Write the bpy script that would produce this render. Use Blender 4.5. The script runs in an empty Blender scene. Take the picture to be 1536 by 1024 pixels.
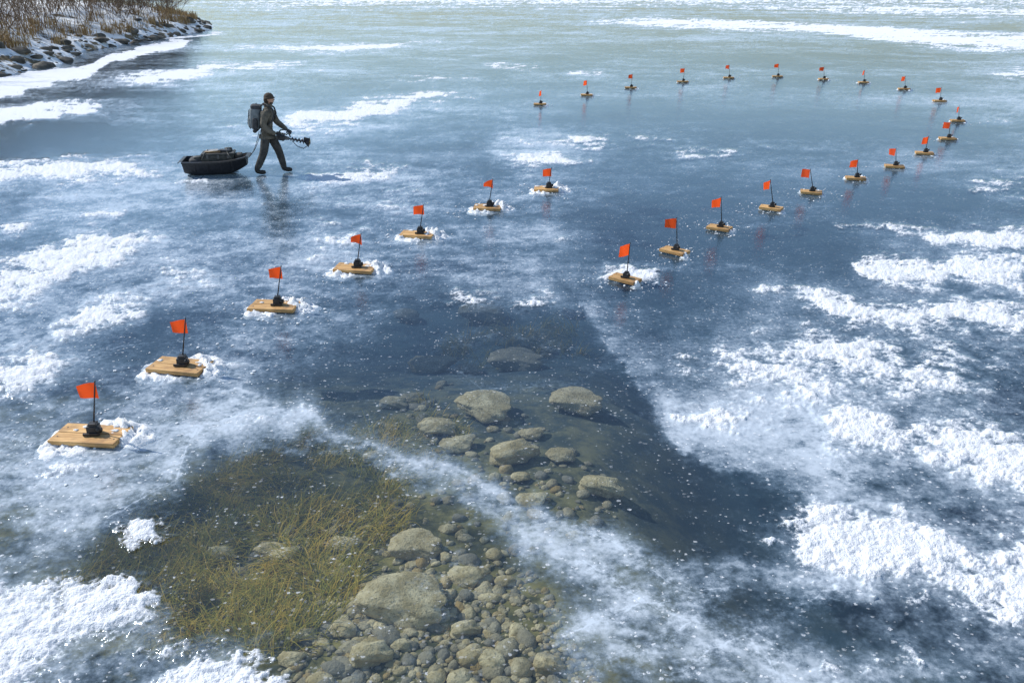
import bpy, bmesh, math, random
import numpy as np
from mathutils import Vector, Matrix, Euler
random.seed(7); rng=np.random.default_rng(7)
scene=bpy.context.scene
# ------------------------------------------------------------------ camera
CH=4.2; F=28/36*1536; TH=math.radians(24.4); CT=math.cos(TH); ST=math.sin(TH)
cam_d=bpy.data.cameras.new("camera"); cam=bpy.data.objects.new("camera",cam_d)
scene.collection.objects.link(cam); cam.location=(0,0,CH); cam.rotation_euler=(math.radians(90)-TH,0,0)
cam_d.lens=28; cam_d.sensor_width=36; cam_d.clip_end=20000; scene.camera=cam
def G(px,py,z=0.0):
    """survey: reference measurement -> ground position (metres)"""
    u=px-768; v=py-512; t=(CH-z)/(F*ST+v*CT); return (u*t,(F*CT-v*ST)*t,z)
def mpp(py):
    v=py-512; return CH/(F*ST+v*CT)
# ------------------------------------------------------------------ world / light
w=bpy.data.worlds.new("World"); scene.world=w; w.use_nodes=True
nt=w.node_tree; sky=nt.nodes.new("ShaderNodeTexSky"); sky.sky_type='NISHITA'; sky.sun_disc=False
EL=math.radians(42); AZ=math.radians(-66)
sky.sun_elevation=EL; sky.sun_rotation=AZ; sky.air_density=1.15; sky.dust_density=0.1; sky.ozone_density=1.2
nt.links.new(sky.outputs[0],nt.nodes['Background'].inputs[0]); nt.nodes['Background'].inputs[1].default_value=0.15
sd=bpy.data.lights.new("sun",'SUN'); sd.energy=5.0; sd.angle=math.radians(0.5); sd.color=(1,0.955,0.88)
so=bpy.data.objects.new("sun",sd); scene.collection.objects.link(so)
sdir=Vector((math.sin(AZ)*math.cos(EL),math.cos(AZ)*math.cos(EL),math.sin(EL)))
so.rotation_euler=sdir.to_track_quat('Z','Y').to_euler(); so.location=(-30,30,40)
scene.view_settings.view_transform='Standard'; scene.view_settings.look='None'; scene.view_settings.exposure=0
# ------------------------------------------------------------------ numpy noise
def _h(ix,iy,s):
    h=(ix.astype(np.int64)*374761393+iy.astype(np.int64)*668265263+s*1442695041)&0xFFFFFFFF
    h=((h^(h>>13))*1274126177)&0xFFFFFFFF; h=h^(h>>16); h=(h*2246822519)&0xFFFFFFFF; h=h^(h>>15)
    return h.astype(np.float64)/4294967296.0
def gn(x,y,s):
    x0=np.floor(x); y0=np.floor(y); fx=x-x0; fy=y-y0
    u=fx*fx*fx*(fx*(fx*6-15)+10); v=fy*fy*fy*(fy*(fy*6-15)+10)
    def g(i,j):
        a=_h(x0+i,y0+j,s)*6.28318; return np.cos(a)*(fx-i)+np.sin(a)*(fy-j)
    a=g(0,0);b=g(1,0);c=g(0,1);d=g(1,1)
    return (a+(b-a)*u)+((c+(d-c)*u)-(a+(b-a)*u))*v
def fbm(x,y,size,octv,s,gain=0.55):
    x=x/size; y=y/size; a=1.0; t=0; n=np.zeros_like(x)
    for i in range(octv):
        n+=a*gn(x,y,s+i*17); t+=a; a*=gain
        x,y=(x*0.8-y*0.6)*2.07+11.3,(x*0.6+y*0.8)*2.07-7.1
    return n/t*1.6
def sstep(a,b,x):
    t=np.clip((x-a)/(b-a),0,1); return t*t*(3-2*t)
# ------------------------------------------------------------------ materials
def newmat(name):
    m=bpy.data.materials.new(name); m.use_nodes=True; n=m.node_tree
    return m,n,n.nodes['Principled BSDF'],n.nodes['Material Output']
def N(nt,t,**kw):
    n=nt.nodes.new(t)
    for k,v in kw.items(): setattr(n,k,v)
    return n
def L(nt,a,b): nt.links.new(a,b)
def noise(nt,vec,scale,detail=4,rough=0.55,dist=0.0):
    n=N(nt,"ShaderNodeTexNoise"); n.inputs['Scale'].default_value=scale; n.inputs['Detail'].default_value=detail
    n.inputs['Roughness'].default_value=rough; n.inputs['Distortion'].default_value=dist; L(nt,vec,n.inputs['Vector']); return n.outputs['Fac']
def math_(nt,op,a,b=None,clamp=False,c=None):
    n=N(nt,"ShaderNodeMath",operation=op,use_clamp=clamp)
    for i,x in enumerate((a,b,c)):
        if x is None: continue
        if isinstance(x,(int,float)): n.inputs[i].default_value=x
        else: L(nt,x,n.inputs[i])
    return n.outputs[0]
def mrange(nt,x,a,b,c=0.0,d=1.0):
    n=N(nt,"ShaderNodeMapRange"); n.interpolation_type='SMOOTHSTEP'
    L(nt,x,n.inputs[0]); 
    for i,v in zip((1,2,3,4),(a,b,c,d)): n.inputs[i].default_value=v
    return n.outputs[0]
def mixc(nt,f,a,b):
    n=N(nt,"ShaderNodeMix",data_type='RGBA')
    if isinstance(f,(int,float)): n.inputs[0].default_value=f
    else: L(nt,f,n.inputs[0])
    for i,x in ((6,a),(7,b)):
        if isinstance(x,tuple): n.inputs[i].default_value=(*x,1)
        else: L(nt,x,n.inputs[i])
    return n.outputs[2]
def simple(name,c1,c2,rough=0.7,scale=8,bump=0.3,bdist=0.01,coord='Object'):
    m,n,p,o=newmat(name); tc=N(n,"ShaderNodeTexCoord"); v=tc.outputs[coord]
    f=noise(n,v,scale,3); L(n,mixc(n,mrange(n,f,0.35,0.65),c1,c2),p.inputs['Base Color']); p.inputs['Roughness'].default_value=rough
    if bump>0:
        b=N(n,"ShaderNodeBump"); b.inputs['Strength'].default_value=bump; b.inputs['Distance'].default_value=bdist
        L(n,noise(n,v,scale*4,3),b.inputs['Height']); L(n,b.outputs[0],p.inputs['Normal'])
    return m
M={}
M['black']=simple("black_plastic",(0.014,0.014,0.016),(0.026,0.026,0.03),0.42,20,0.15)
M['metal']=simple("dark_metal",(0.06,0.06,0.065),(0.11,0.11,0.11),0.35,20,0.1)
M['jacket']=simple("jacket_cloth",(0.08,0.07,0.053),(0.16,0.14,0.11),0.85,9,0.6,0.02)
M['pants']=simple("trouser_cloth",(0.035,0.034,0.033),(0.07,0.066,0.06),0.85,9,0.6,0.02)
M['boot']=simple("boot_rubber",(0.014,0.013,0.012),(0.025,0.024,0.022),0.6,20,0.2)
M['skin']=simple("skin",(0.45,0.26,0.18),(0.5,0.3,0.21),0.55,20,0.1)
M['hair']=simple("hair",(0.03,0.02,0.012),(0.05,0.03,0.02),0.8,60,0.4)
M['cap']=simple("knit_cap",(0.05,0.036,0.028),(0.10,0.07,0.05),0.9,60,0.6)
M['pack']=simple("backpack_cloth",(0.13,0.15,0.16),(0.22,0.24,0.25),0.8,12,0.4,0.01)
M['packd']=simple("backpack_strap",(0.035,0.037,0.04),(0.06,0.06,0.065),0.8,12,0.3)
M['crate']=simple("crate_plastic",(0.03,0.033,0.033),(0.07,0.07,0.065),0.6,10,0.3)
M['grey']=simple("grey_gear",(0.22,0.23,0.24),(0.38,0.38,0.37),0.6,14,0.3)
M['tan']=simple("tan_gear",(0.22,0.13,0.06),(0.3,0.2,0.1),0.6,14,0.3)
M['rope']=simple("rope_fibre",(0.05,0.05,0.05),(0.12,0.12,0.11),0.8,60,0.2)
M['yellow']=simple("yellow_plastic",(0.5,0.36,0.08),(0.6,0.42,0.1),0.4,14,0.1)
m,n,p,o=newmat("flag_fabric"); tc=N(n,"ShaderNodeTexCoord")
L(n,mixc(n,noise(n,tc.outputs['Object'],14,4),(0.82,0.055,0.01),(0.92,0.11,0.015)),p.inputs['Base Color']); p.inputs['Roughness'].default_value=0.6
tr=N(n,"ShaderNodeBsdfTranslucent"); tr.inputs[0].default_value=(0.98,0.11,0.015,1)
mx=N(n,"ShaderNodeMixShader"); mx.inputs[0].default_value=0.5; L(n,p.outputs[0],mx.inputs[1]); L(n,tr.outputs[0],mx.inputs[2]); L(n,mx.outputs[0],o.inputs[0])
M['flag']=m
m,n,p,o=newmat("pine_wood"); tc=N(n,"ShaderNodeTexCoord"); mp=N(n,"ShaderNodeMapping"); mp.inputs['Scale'].default_value=(1.2,14,14); L(n,tc.outputs['Object'],mp.inputs[0])
oi=N(n,"ShaderNodeObjectInfo"); va=N(n,"ShaderNodeVectorMath",operation='ADD'); L(n,mp.outputs[0],va.inputs[0]); L(n,oi.outputs['Location'],va.inputs[1])
g1=noise(n,va.outputs[0],3,5,0.6,0.6); g2=noise(n,tc.outputs['Object'],7,3)
c=mixc(n,mrange(n,g1,0.35,0.68),(0.70,0.43,0.17),(0.42,0.22,0.07)); c=mixc(n,mrange(n,g2,0.45,0.75),c,(0.36,0.20,0.08))
hv=N(n,"ShaderNodeMix",data_type='RGBA',blend_type='MULTIPLY'); hv.inputs[0].default_value=1
rr=N(n,"ShaderNodeMapRange"); L(n,oi.outputs['Random'],rr.inputs[0]); rr.inputs[3].default_value=0.75; rr.inputs[4].default_value=1.05
L(n,c,hv.inputs[6]); L(n,rr.outputs[0],hv.inputs[7]); L(n,hv.outputs[2],p.inputs['Base Color']); p.inputs['Roughness'].default_value=0.6
b=N(n,"ShaderNodeBump"); b.inputs['Strength'].default_value=0.5; b.inputs['Distance'].default_value=0.005; L(n,g1,b.inputs['Height']); L(n,b.outputs[0],p.inputs['Normal'])
M['wood']=m
m,n,p,o=newmat("snow"); ge=N(n,"ShaderNodeNewGeometry"); v=ge.outputs['Position']
p.inputs['Base Color'].default_value=(0.78,0.81,0.85,1); p.inputs['Roughness'].default_value=0.75
b=N(n,"ShaderNodeBump"); b.inputs['Strength'].default_value=0.8; b.inputs['Distance'].default_value=0.015; L(n,noise(n,v,45,4,0.65),b.inputs['Height']); L(n,b.outputs[0],p.inputs['Normal'])
M['snow']=m
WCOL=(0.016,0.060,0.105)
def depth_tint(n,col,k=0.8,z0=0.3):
    """murky-water light loss and haze mixed into the base colour by depth"""
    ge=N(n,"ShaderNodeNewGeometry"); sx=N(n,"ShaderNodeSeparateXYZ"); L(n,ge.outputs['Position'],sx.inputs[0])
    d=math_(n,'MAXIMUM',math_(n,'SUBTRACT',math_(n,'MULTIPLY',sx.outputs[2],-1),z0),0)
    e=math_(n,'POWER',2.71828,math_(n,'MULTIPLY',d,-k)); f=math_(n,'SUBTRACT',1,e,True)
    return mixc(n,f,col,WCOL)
m,n,p,o=newmat("lake_stone"); at=N(n,"ShaderNodeAttribute",attribute_name="rnd"); ge=N(n,"ShaderNodeNewGeometry"); v=ge.outputs['Position']
nA=noise(n,v,5,5,0.65); nB_=noise(n,v,28,4,0.7)
c=mixc(n,mrange(n,nA,0.35,0.65),(0.42,0.34,0.16),(0.78,0.68,0.42)); c=mixc(n,mrange(n,nB_,0.5,0.72,0,.8),c,(0.18,0.14,0.05))
c=mixc(n,mrange(n,at.outputs['Fac'],.3,1,0,.85),c,(0.20,0.20,0.17)); c=mixc(n,mrange(n,at.outputs['Fac'],.0,.28,.8,0),c,(0.36,0.24,0.07))
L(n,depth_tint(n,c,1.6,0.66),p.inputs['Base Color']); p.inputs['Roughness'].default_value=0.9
b=N(n,"ShaderNodeBump"); b.inputs['Strength'].default_value=0.9; b.inputs['Distance'].default_value=0.03; L(n,nB_,b.inputs['Height']); L(n,b.outputs[0],p.inputs['Normal'])
M['stone']=m
m,n,p,o=newmat("lakebed_silt"); ge=N(n,"ShaderNodeNewGeometry"); v=ge.outputs['Position']
c=mixc(n,mrange(n,noise(n,v,2.5,7,0.68),0.38,0.62),(0.06,0.065,0.024),(0.28,0.25,0.09))
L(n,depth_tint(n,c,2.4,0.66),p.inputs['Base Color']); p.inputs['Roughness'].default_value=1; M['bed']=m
m,n,p,o=newmat("water_weed"); at=N(n,"ShaderNodeAttribute",attribute_name="rnd"); cr=N(n,"ShaderNodeValToRGB"); e=cr.color_ramp
e.elements[0].color=(0.13,0.15,0.02,1); e.elements[1].color=(0.85,0.60,0.14,1); x=e.elements.new(0.45); x.color=(0.44,0.40,0.045,1); x=e.elements.new(0.75); x.color=(0.72,0.50,0.07,1)
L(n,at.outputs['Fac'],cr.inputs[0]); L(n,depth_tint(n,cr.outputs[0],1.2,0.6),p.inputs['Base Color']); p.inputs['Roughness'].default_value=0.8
tr=N(n,"ShaderNodeBsdfTranslucent"); L(n,cr.outputs[0],tr.inputs[0]); mx=N(n,"ShaderNodeMixShader"); mx.inputs[0].default_value=.35; L(n,p.outputs[0],mx.inputs[1]); L(n,tr.outputs[0],mx.inputs[2]); L(n,mx.outputs[0],o.inputs[0]); M['weed']=m
# ------------------------------------------------------------------ mesh helpers
def np_mesh(name,co,faces,mat,attrs=None,smooth=True,link=True):
    me=bpy.data.meshes.new(name); nv=len(co); nf=len(faces); k=faces.shape[1]
    me.vertices.add(nv); me.vertices.foreach_set('co',np.ascontiguousarray(co,dtype=np.float32).ravel())
    me.loops.add(nf*k); me.loops.foreach_set('vertex_index',np.ascontiguousarray(faces,dtype=np.int32).ravel())
    me.polygons.add(nf); me.polygons.foreach_set('loop_start',np.arange(0,nf*k,k,dtype=np.int32)); me.polygons.foreach_set('loop_total',np.full(nf,k,dtype=np.int32))
    me.update(calc_edges=True)
    me.polygons.foreach_set('use_smooth',np.full(nf,smooth))
    for an,av in (attrs or {}).items():
        a=me.attributes.new(an,'FLOAT','POINT'); a.data.foreach_set('value',av.astype(np.float32))
    me.materials.append(mat); ob=bpy.data.objects.new(name,me)
    if link: scene.collection.objects.link(ob)
    return ob
def grid_faces(r,c):
    i=np.arange(r-1)[:,None]*c+np.arange(c-1)[None,:]; i=i.ravel(); return np.stack([i,i+1,i+1+c,i+c],1)
# ------------------------------------------------------------------ shapes on the ice (world polygons)
def _sc(pts):
    cy=sum(p[1] for p in pts)/len(pts); return mpp(cy),abs(G(768,cy-1)[1]-G(768,cy+1)[1])/2
def poly_field(X,Y,pts,soft):
    sx,sy=_sc(pts)
    P=np.array([G(*p)[:2] for p in pts]); P=P/np.array([sx,sy]); out=np.zeros_like(X)
    x=X/sx; y=Y/sy; mg=soft*1.2
    m=(x>P[:,0].min()-mg)&(x<P[:,0].max()+mg)&(y>P[:,1].min()-mg)&(y<P[:,1].max()+mg)
    x=x[m]; y=y[m]; 
    if len(x)==0: return out
    d=np.full(x.shape,1e9); ins=np.zeros(x.shape,bool)
    for i in range(len(P)):
        a=P[i]; b=P[(i+1)%len(P)]; e=b-a; L2=(e**2).sum()+1e-9
        t=np.clip(((x-a[0])*e[0]+(y-a[1])*e[1])/L2,0,1); d=np.minimum(d,np.hypot(x-a[0]-t*e[0],y-a[1]-t*e[1]))
        c=((a[1]>y)!=(b[1]>y))&(x<(b[0]-a[0])*(y-a[1])/(b[1]-a[1]+1e-12)+a[0]); ins^=c
    s=np.where(ins,d,-d); out[m]=np.clip(0.5+s/(2*soft),0,1); return out
def band_field(X,Y,pts,wl,wr):
    """ridge along polyline; wl / wr = fade widths on its left and right"""
    sx,sy=_sc(pts)
    P=np.array([G(*p)[:2] for p in pts])/np.array([sx,sy]); x=X/sx; y=Y/sy; mg=max(wl,wr)*4
    out=np.zeros_like(X); m=(x>P[:,0].min()-mg)&(x<P[:,0].max()+mg)&(y>P[:,1].min()-mg)&(y<P[:,1].max()+mg); x=x[m]; y=y[m]
    d=np.full(x.shape,1e9); sg=np.ones(x.shape)
    for i in range(len(P)-1):
        a=P[i]; b=P[i+1]; e=b-a; L2=(e**2).sum()
        t=np.clip(((x-a[0])*e[0]+(y-a[1])*e[1])/L2,0,1); dd=np.hypot(x-a[0]-t*e[0],y-a[1]-t*e[1])
        cr=e[0]*(y-a[1])-e[1]*(x-a[0]); k=dd<d; d=np.where(k,dd,d); sg=np.where(k,np.sign(cr),sg)
    out[m]=np.exp(-d/np.where(sg>0,wl,wr)); return out
SNOW=[
([(1040,545),(1100,515),(1180,495),(1300,505),(1440,520),(1560,540),(1560,600),(1400,590),(1250,575),(1130,570)],26,1.05),
([(1140,440),(1200,432),(1330,455),(1560,440),(1560,515),(1420,512),(1280,490),(1180,462)],20,1.05),
([(1270,400),(1320,382),(1400,375),(1560,385),(1560,440),(1400,440),(1330,425)],18,1.05),
([(1360,343),(1560,350),(1560,385),(1400,368)],12,1.05),([(1440,275),(1560,268),(1560,308),(1460,292)],12,1.05),
([(1215,645),(1290,600),(1400,635),(1560,640),(1560,740),(1440,700),(1340,682),(1250,665)],24,1.05),
([(1150,775),(1230,750),(1340,765),(1460,830),(1430,880),(1320,875),(1220,865),(1150,835)],26,1.1),
([(1380,885),(1470,845),(1600,820),(1600,980),(1450,940),(1400,915)],24,1.05),([(1240,985),(1330,950),(1390,965),(1370,1005),(1260,1015)],18,.9),
([(1560,700),(1500,780),(1480,830),(1600,850),(1600,700)],20,.85),
([(880,32),(1000,25),(1200,32),(1400,45),(1700,56),(1700,88),(1400,72),(1200,50),(1000,43)],6,1),([(1050,11),(1300,8),(1800,14),(1800,30),(1300,22)],5,.9),
([(300,2),(600,-4),(1000,-3),(1800,-1),(1800,9),(1000,8),(700,9),(400,12)],5,.9),([(1480,112),(1600,106),(1600,126),(1490,122)],5,.9),
([(700,98),(780,97),(790,103),(730,106)],4,.9),([(830,106),(890,106),(880,111),(840,111)],3,.8),
([(410,178),(520,152),(640,140),(690,148),(590,170),(480,190),(420,192)],11,1.05),([(455,258),(540,244),(605,258),(570,272),(480,273)],10,1),
([(-300,190),(0,118),(200,80),(320,48),(335,56),(250,82),(130,108),(0,150),(-300,230)],6,1.2),
([(-200,190),(0,165),(100,150),(150,158),(60,187),(-200,230)],9,1),([(200,112),(330,92),(445,95),(360,108),(240,121)],7,1),
([(380,70),(560,62),(650,65),(560,76),(420,79)],4,.85),([(-100,250),(120,238),(230,248),(330,266),(180,272),(60,279),(-100,285)],13,1),
([(-60,410),(60,372),(160,350),(270,348),(230,374),(150,400),(60,445),(-60,460)],19,1),([(-20,340),(60,335),(20,352)],7,.9),
([(105,325),(180,319),(140,336)],6,.9),([(95,490),(150,455),(215,460),(185,492),(110,506)],16,.88),([(-60,535),(60,535),(85,560),(20,585),(-60,600)],16,1),
([(-80,880),(60,862),(200,895),(235,950),(180,962),(120,990),(60,1040),(-80,1060)],26,1.02),([(225,968),(330,955),(420,1000),(400,1060),(225,1060)],22,.95),
([(165,800),(230,783),(245,820),(190,832)],12,.82),([(40,782),(85,788),(60,800)],8,1),([(-40,745),(10,760),(-20,785)],8,.9),
([(725,243),(800,225),(865,243),(800,252)],9,.9),([(640,470),(700,442),(800,435),(815,450),(720,472)],16,.82),([(740,212),(900,203),(1010,212),(880,224)],8,.85),
([(800,360),(840,352),(820,366)],6,.8),([(1290,640),(1340,640),(1310,660)],10,.8),([(350,600),(420,590),(470,625),(400,640)],18,.7),([(450,400),(470,330),(560,320),(520,370)],18,.62),
([(870,440),(900,405),(980,405),(975,432),(930,432)],9,.75),([(-60,620),(60,680),(130,700),(60,730),(-60,700)],22,.7),([(1100,800),(1135,805),(1120,822)],8,1),
([(160,188),(200,188),(190,200)],5,.9),([(550,130),(640,115),(700,120),(620,135)],6,.6),([(150,600),(230,560),(340,545),(370,560),(260,600)],18,.68),
([(990,600),(1100,600),(1200,590),(1200,640),(1080,650)],24,.6),([(1200,330),(1360,330),(1340,350),(1240,350)],10,.6),([(420,300),(560,280),(660,300),(560,320)],14,.6),([(200,400),(330,380),(380,420),(280,440)],18,.62),
([(1430,180),(1560,178),(1560,190),(1440,188)],6,.6),([(1000,215),(1150,205),(1130,240),(1020,240)],9,.5)]
CLEAR=[
([(80,860),(230,760),(380,650),(500,640),(620,700),(740,790),(770,850),(860,920),(870,1060),(420,1060),(380,975),(250,955),(140,900)],48,1.12),
([(440,585),(520,520),(650,455),(860,470),(930,540),(980,600),(1060,670),(1200,735),(1180,790),(1120,835),(1000,825),(850,780),(700,705),(570,675),(480,630)],48,1.0),
([(1080,880),(1250,875),(1400,905),(1400,960),(1250,965),(1080,930)],34,.85),
([(860,330),(1050,300),(1330,250),(1480,300),(1350,350),(1250,430),(1100,440),(1000,540),(900,490),(840,410)],50,.85),
([(780,165),(1400,150),(1500,210),(1300,270),(1050,290),(850,255)],30,.55),([(-40,195),(150,190),(200,225),(50,235),(-40,240)],14,.6),([(500,205),(720,190),(700,240),(520,235)],14,.45),
([(430,140),(900,60),(1400,90),(1450,150),(800,140),(500,150)],16,.3),([(120,520),(240,470),(330,470),(300,520),(160,560)],25,.45)]
FROST=[([(850,860),(1000,850),(1200,885),(1240,960),(1350,1060),(850,1060)],40,.10),([(0,640),(250,600),(420,590),(450,640),(250,740),(100,840),(0,860)],45,.16),
([(550,690),(640,700),(760,770),(880,800),(1000,835),(950,880),(820,830),(700,790),(600,740)],32,.34),([(1000,590),(1200,580),(1300,720),(1200,740),(1080,680)],34,.2)]
CRACKS=[[(870,790),(1000,860),(1180,990)],[(840,955),(960,905),(1080,880)],[(1000,1010),(1160,930),(1260,880)],[(870,840),(940,885),(1120,960),(1200,1060)],[(690,560),(720,585),(860,575)],
[(1170,300),(1260,330),(1400,350)],[(60,560),(180,520),(330,500)],[(380,300),(520,270),(700,262)],[(1190,590),(1230,640),(1280,720)],[(900,1000),(1000,960),(1040,930)],[(300,640),(260,720),(160,780)]]
CRFAR=[[(620,100),(740,80),(870,52),(1000,45)],[(480,225),(560,207)],[(880,190),(1200,178),(1480,196)],[(400,60),(560,100),(700,112)]]
def ice_fields(X,Y):
    k=np.clip(Y/8,0.6,8); q1=fbm(X/k,Y/k,1.3,5,101,.62); q2=fbm(X/k,Y/k,1.3,5,131,.62)
    nL=fbm(X*.75,Y,3.4,5,1,.6); nM=fbm(X*.7,Y,0.9,7,51,0.68); nF=fbm(X*.8,Y,0.16,4,77,0.7); nB=fbm(X*.5,Y,9,8,211,.7)
    far=sstep(12,40,Y); mid=sstep(6,18,Y)
    wx=X+0.7*q1*k; wy=Y+0.7*q2*k
    Fd=np.zeros_like(X)
    for pts,so_,st in SNOW: Fd=np.maximum(Fd,poly_field(wx,wy,pts,so_*1.9)*st)
    C=np.zeros_like(X)
    for pts,so_,st in CLEAR: 
        q=poly_field(wx,wy,pts,so_*1.25); q=np.clip(q+4*q*(1-q)*(1.1*nM+.5*nF),0,1); C=np.maximum(C,q*st)
    wx=X+0.45*q1*k+.10*nF; wy=Y+0.45*q2*k+.10*nM
    FR=np.zeros_like(X)
    for pts,so_,st in FROST: FR=np.maximum(FR,poly_field(wx,wy,pts,so_)*st)
    b1=band_field(wx,wy,[(400,585),(480,640),(600,686),(700,722),(800,768),(900,805),(1000,832),(1180,862),(1300,870)],7,46)
    b2=band_field(wx,wy,[(870,470),(950,580),(1010,640),(1080,692),(1220,745)],60,8)
    b3=band_field(X,Y,[(820,960),(960,890),(1150,1000),(1300,1080)],5,14)*0.3
    cd=np.full(X.shape,9.0)
    for set_,wb in ((CRACKS,0.12),(CRFAR,.8)):
        ax_=X+wb*q1; ay_=Y+wb*q2
        for pl in set_:
            P=np.array([G(*p)[:2] for p in pl]); mg=.6
            m=(X>P[:,0].min()-mg)&(X<P[:,0].max()+mg)&(Y>P[:,1].min()-mg)&(Y<P[:,1].max()+mg)
            xx=ax_[m]; yy=ay_[m]; d=np.full(xx.shape,9.0)
            for a,b in zip(P[:-1],P[1:]):
                e=b-a; t=np.clip(((xx-a[0])*e[0]+(yy-a[1])*e[1])/(e@e),0,1); d=np.minimum(d,np.hypot(xx-a[0]-t*e[0],yy-a[1]-t*e[1]))
            cd[m]=np.minimum(cd[m],d*6.0/np.maximum(Y[m],3.5))
    cl=C*(Fd<0.35)
    s=Fd*0.82+0.13+0.76*nM+0.26*nL+0.34*nF+0.60*nB*far -0.27*cl
    snow=sstep(0.40,0.92,s)
    frost=0.46+0.06*sstep(25,90,Y)+0.42*nL+0.60*nM+0.38*nF+0.85*nB*mid + 0.35*Fd + FR - C*0.64 + (0.42+.7*nM+.5*nF)*b1+(0.30+.6*nM+.3*nF)*b2+b3
    frost=np.clip(frost,0.0,1)
    return snow,frost,nM,nF,cd
vs=np.concatenate([np.linspace(2400,760,20)[:-1],np.linspace(760,-400,640)[:-1],np.linspace(-400,-541.2,150)])
us=np.concatenate([np.linspace(-3200,-900,40)[:-1],np.linspace(-900,900,900)[:-1],np.linspace(900,3200,40)])
T=CH/(F*ST+vs*CT); X=us[None,:]*T[:,None]; Y=np.repeat(((F*CT-vs*ST)*T)[:,None],len(us),1)
X=X.ravel(); Y=Y.ravel()
snow,frost,nM,nF,crk=ice_fields(X,Y)
near=1-sstep(12,45,Y)
Z=snow*(0.005+0.04*np.clip(nF+.25,0,1)+0.02*np.clip(nM+.3,0,1))*near+0.003*nM*near
# ice material
m,n,p,o=newmat("lake_ice"); n.nodes.remove(p); ge=N(n,"ShaderNodeNewGeometry"); v=ge.outputs['Position']
aS=N(n,"ShaderNodeAttribute",attribute_name="snow").outputs['Fac']; aF=N(n,"ShaderNodeAttribute",attribute_name="frost").outputs['Fac']; aC=N(n,"ShaderNodeAttribute",attribute_name="crack").outputs['Fac']
n6=noise(n,v,2.6,3,0.6); n20=noise(n,v,17,4,0.75)
h20=math_(n,'SUBTRACT',n20,0.5); h6=math_(n,'SUBTRACT',n6,0.5)
sm=math_(n,'ADD',aS,math_(n,'MULTIPLY',h20,1.8))
snowm=mrange(n,sm,0.28,0.84)
vo=N(n,"ShaderNodeTexVoronoi"); vo.voronoi_dimensions='2D'; vo.inputs['Scale'].default_value=27
dv=N(n,"ShaderNodeVectorMath",operation='MULTIPLY_ADD'); cv=N(n,"ShaderNodeCombineXYZ"); L(n,n20,cv.inputs[0]); L(n,n6,cv.inputs[1])
L(n,cv.outputs[0],dv.inputs[0]); dv.inputs[1].default_value=(0.10,0.10,0); L(n,v,dv.inputs[2]); L(n,dv.outputs[0],vo.inputs['Vector'])
sc=N(n,"ShaderNodeSeparateColor"); L(n,vo.outputs['Color'],sc.inputs[0])
rad=math_(n,'MULTIPLY',math_(n,'POWER',sc.outputs[0],10),0.42); fle=mrange(n,math_(n,'SUBTRACT',rad,vo.outputs['Distance']),-0.05,0.10)
fle=math_(n,'MULTIPLY',fle,mrange(n,math_(n,'ADD',n6,math_(n,'MULTIPLY',aF,0.35)),0.42,0.78,.08,.75))
snowm=math_(n,'MAXIMUM',snowm,fle)
fr=math_(n,'ADD',aF,math_(n,'ADD',math_(n,'MULTIPLY',h6,0.5),math_(n,'MULTIPLY',h20,0.9)))
frm=mrange(n,fr,0.0,1.15,0.04,0.92)
ck=math_(n,'MULTIPLY',mrange(n,aC,0.0,0.016,1,0),mrange(n,n6,0.40,0.6,.1,1))
ck=math_(n,'ADD',math_(n,'MULTIPLY',ck,.32),math_(n,'MULTIPLY',mrange(n,aC,0,.18,1,0),math_(n,'MULTIPLY',mrange(n,n20,.4,.7),.16)))
frm=math_(n,'ADD',frm,ck,True)
b=N(n,"ShaderNodeBump"); b.inputs['Distance'].default_value=0.035; L(n,mrange(n,snowm,0,.8,.09,1.0),b.inputs['Strength'])
L(n,math_(n,'ADD',math_(n,'MULTIPLY',aS,0.5),n20),b.inputs['Height'])
tp=N(n,"ShaderNodeBsdfTransparent"); tp.inputs[0].default_value=(0.94,0.97,0.97,1)
df=N(n,"ShaderNodeBsdfDiffuse"); L(n,mixc(n,mrange(n,frm,.15,.9),(0.25,0.35,0.46),(0.53,0.60,0.68)),df.inputs[0])
m1=N(n,"ShaderNodeMixShader"); L(n,frm,m1.inputs[0]); L(n,tp.outputs[0],m1.inputs[1]); L(n,df.outputs[0],m1.inputs[2])
gl=N(n,"ShaderNodeBsdfGlossy"); gl.inputs[0].default_value=(.74,.86,1,1); L(n,b.outputs[0],gl.inputs['Normal']); L(n,mrange(n,frm,0,1,0.05,0.22),gl.inputs['Roughness'])
fz=N(n,"ShaderNodeFresnel"); fz.inputs[0].default_value=1.42
ff=math_(n,'MINIMUM',fz.outputs[0],0.46)
m2=N(n,"ShaderNodeMixShader"); L(n,ff,m2.inputs[0]); L(n,m1.outputs[0],m2.inputs[1]); L(n,gl.outputs[0],m2.inputs[2])
sn=N(n,"ShaderNodeBsdfDiffuse"); sn.inputs[0].default_value=(0.77,0.80,0.85,1); L(n,b.outputs[0],sn.inputs['Normal'])
m3=N(n,"ShaderNodeMixShader"); L(n,snowm,m3.inputs[0]); L(n,m2.outputs[0],m3.inputs[1]); L(n,sn.outputs[0],m3.inputs[2]); L(n,m3.outputs[0],o.inputs[0])
M['ice']=m
np_mesh("frozen_lake_ice",np.stack([X,Y,Z],1),grid_faces(len(vs),len(us)),M['ice'],{'snow':snow,'frost':frost,'crack':crk})
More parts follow.
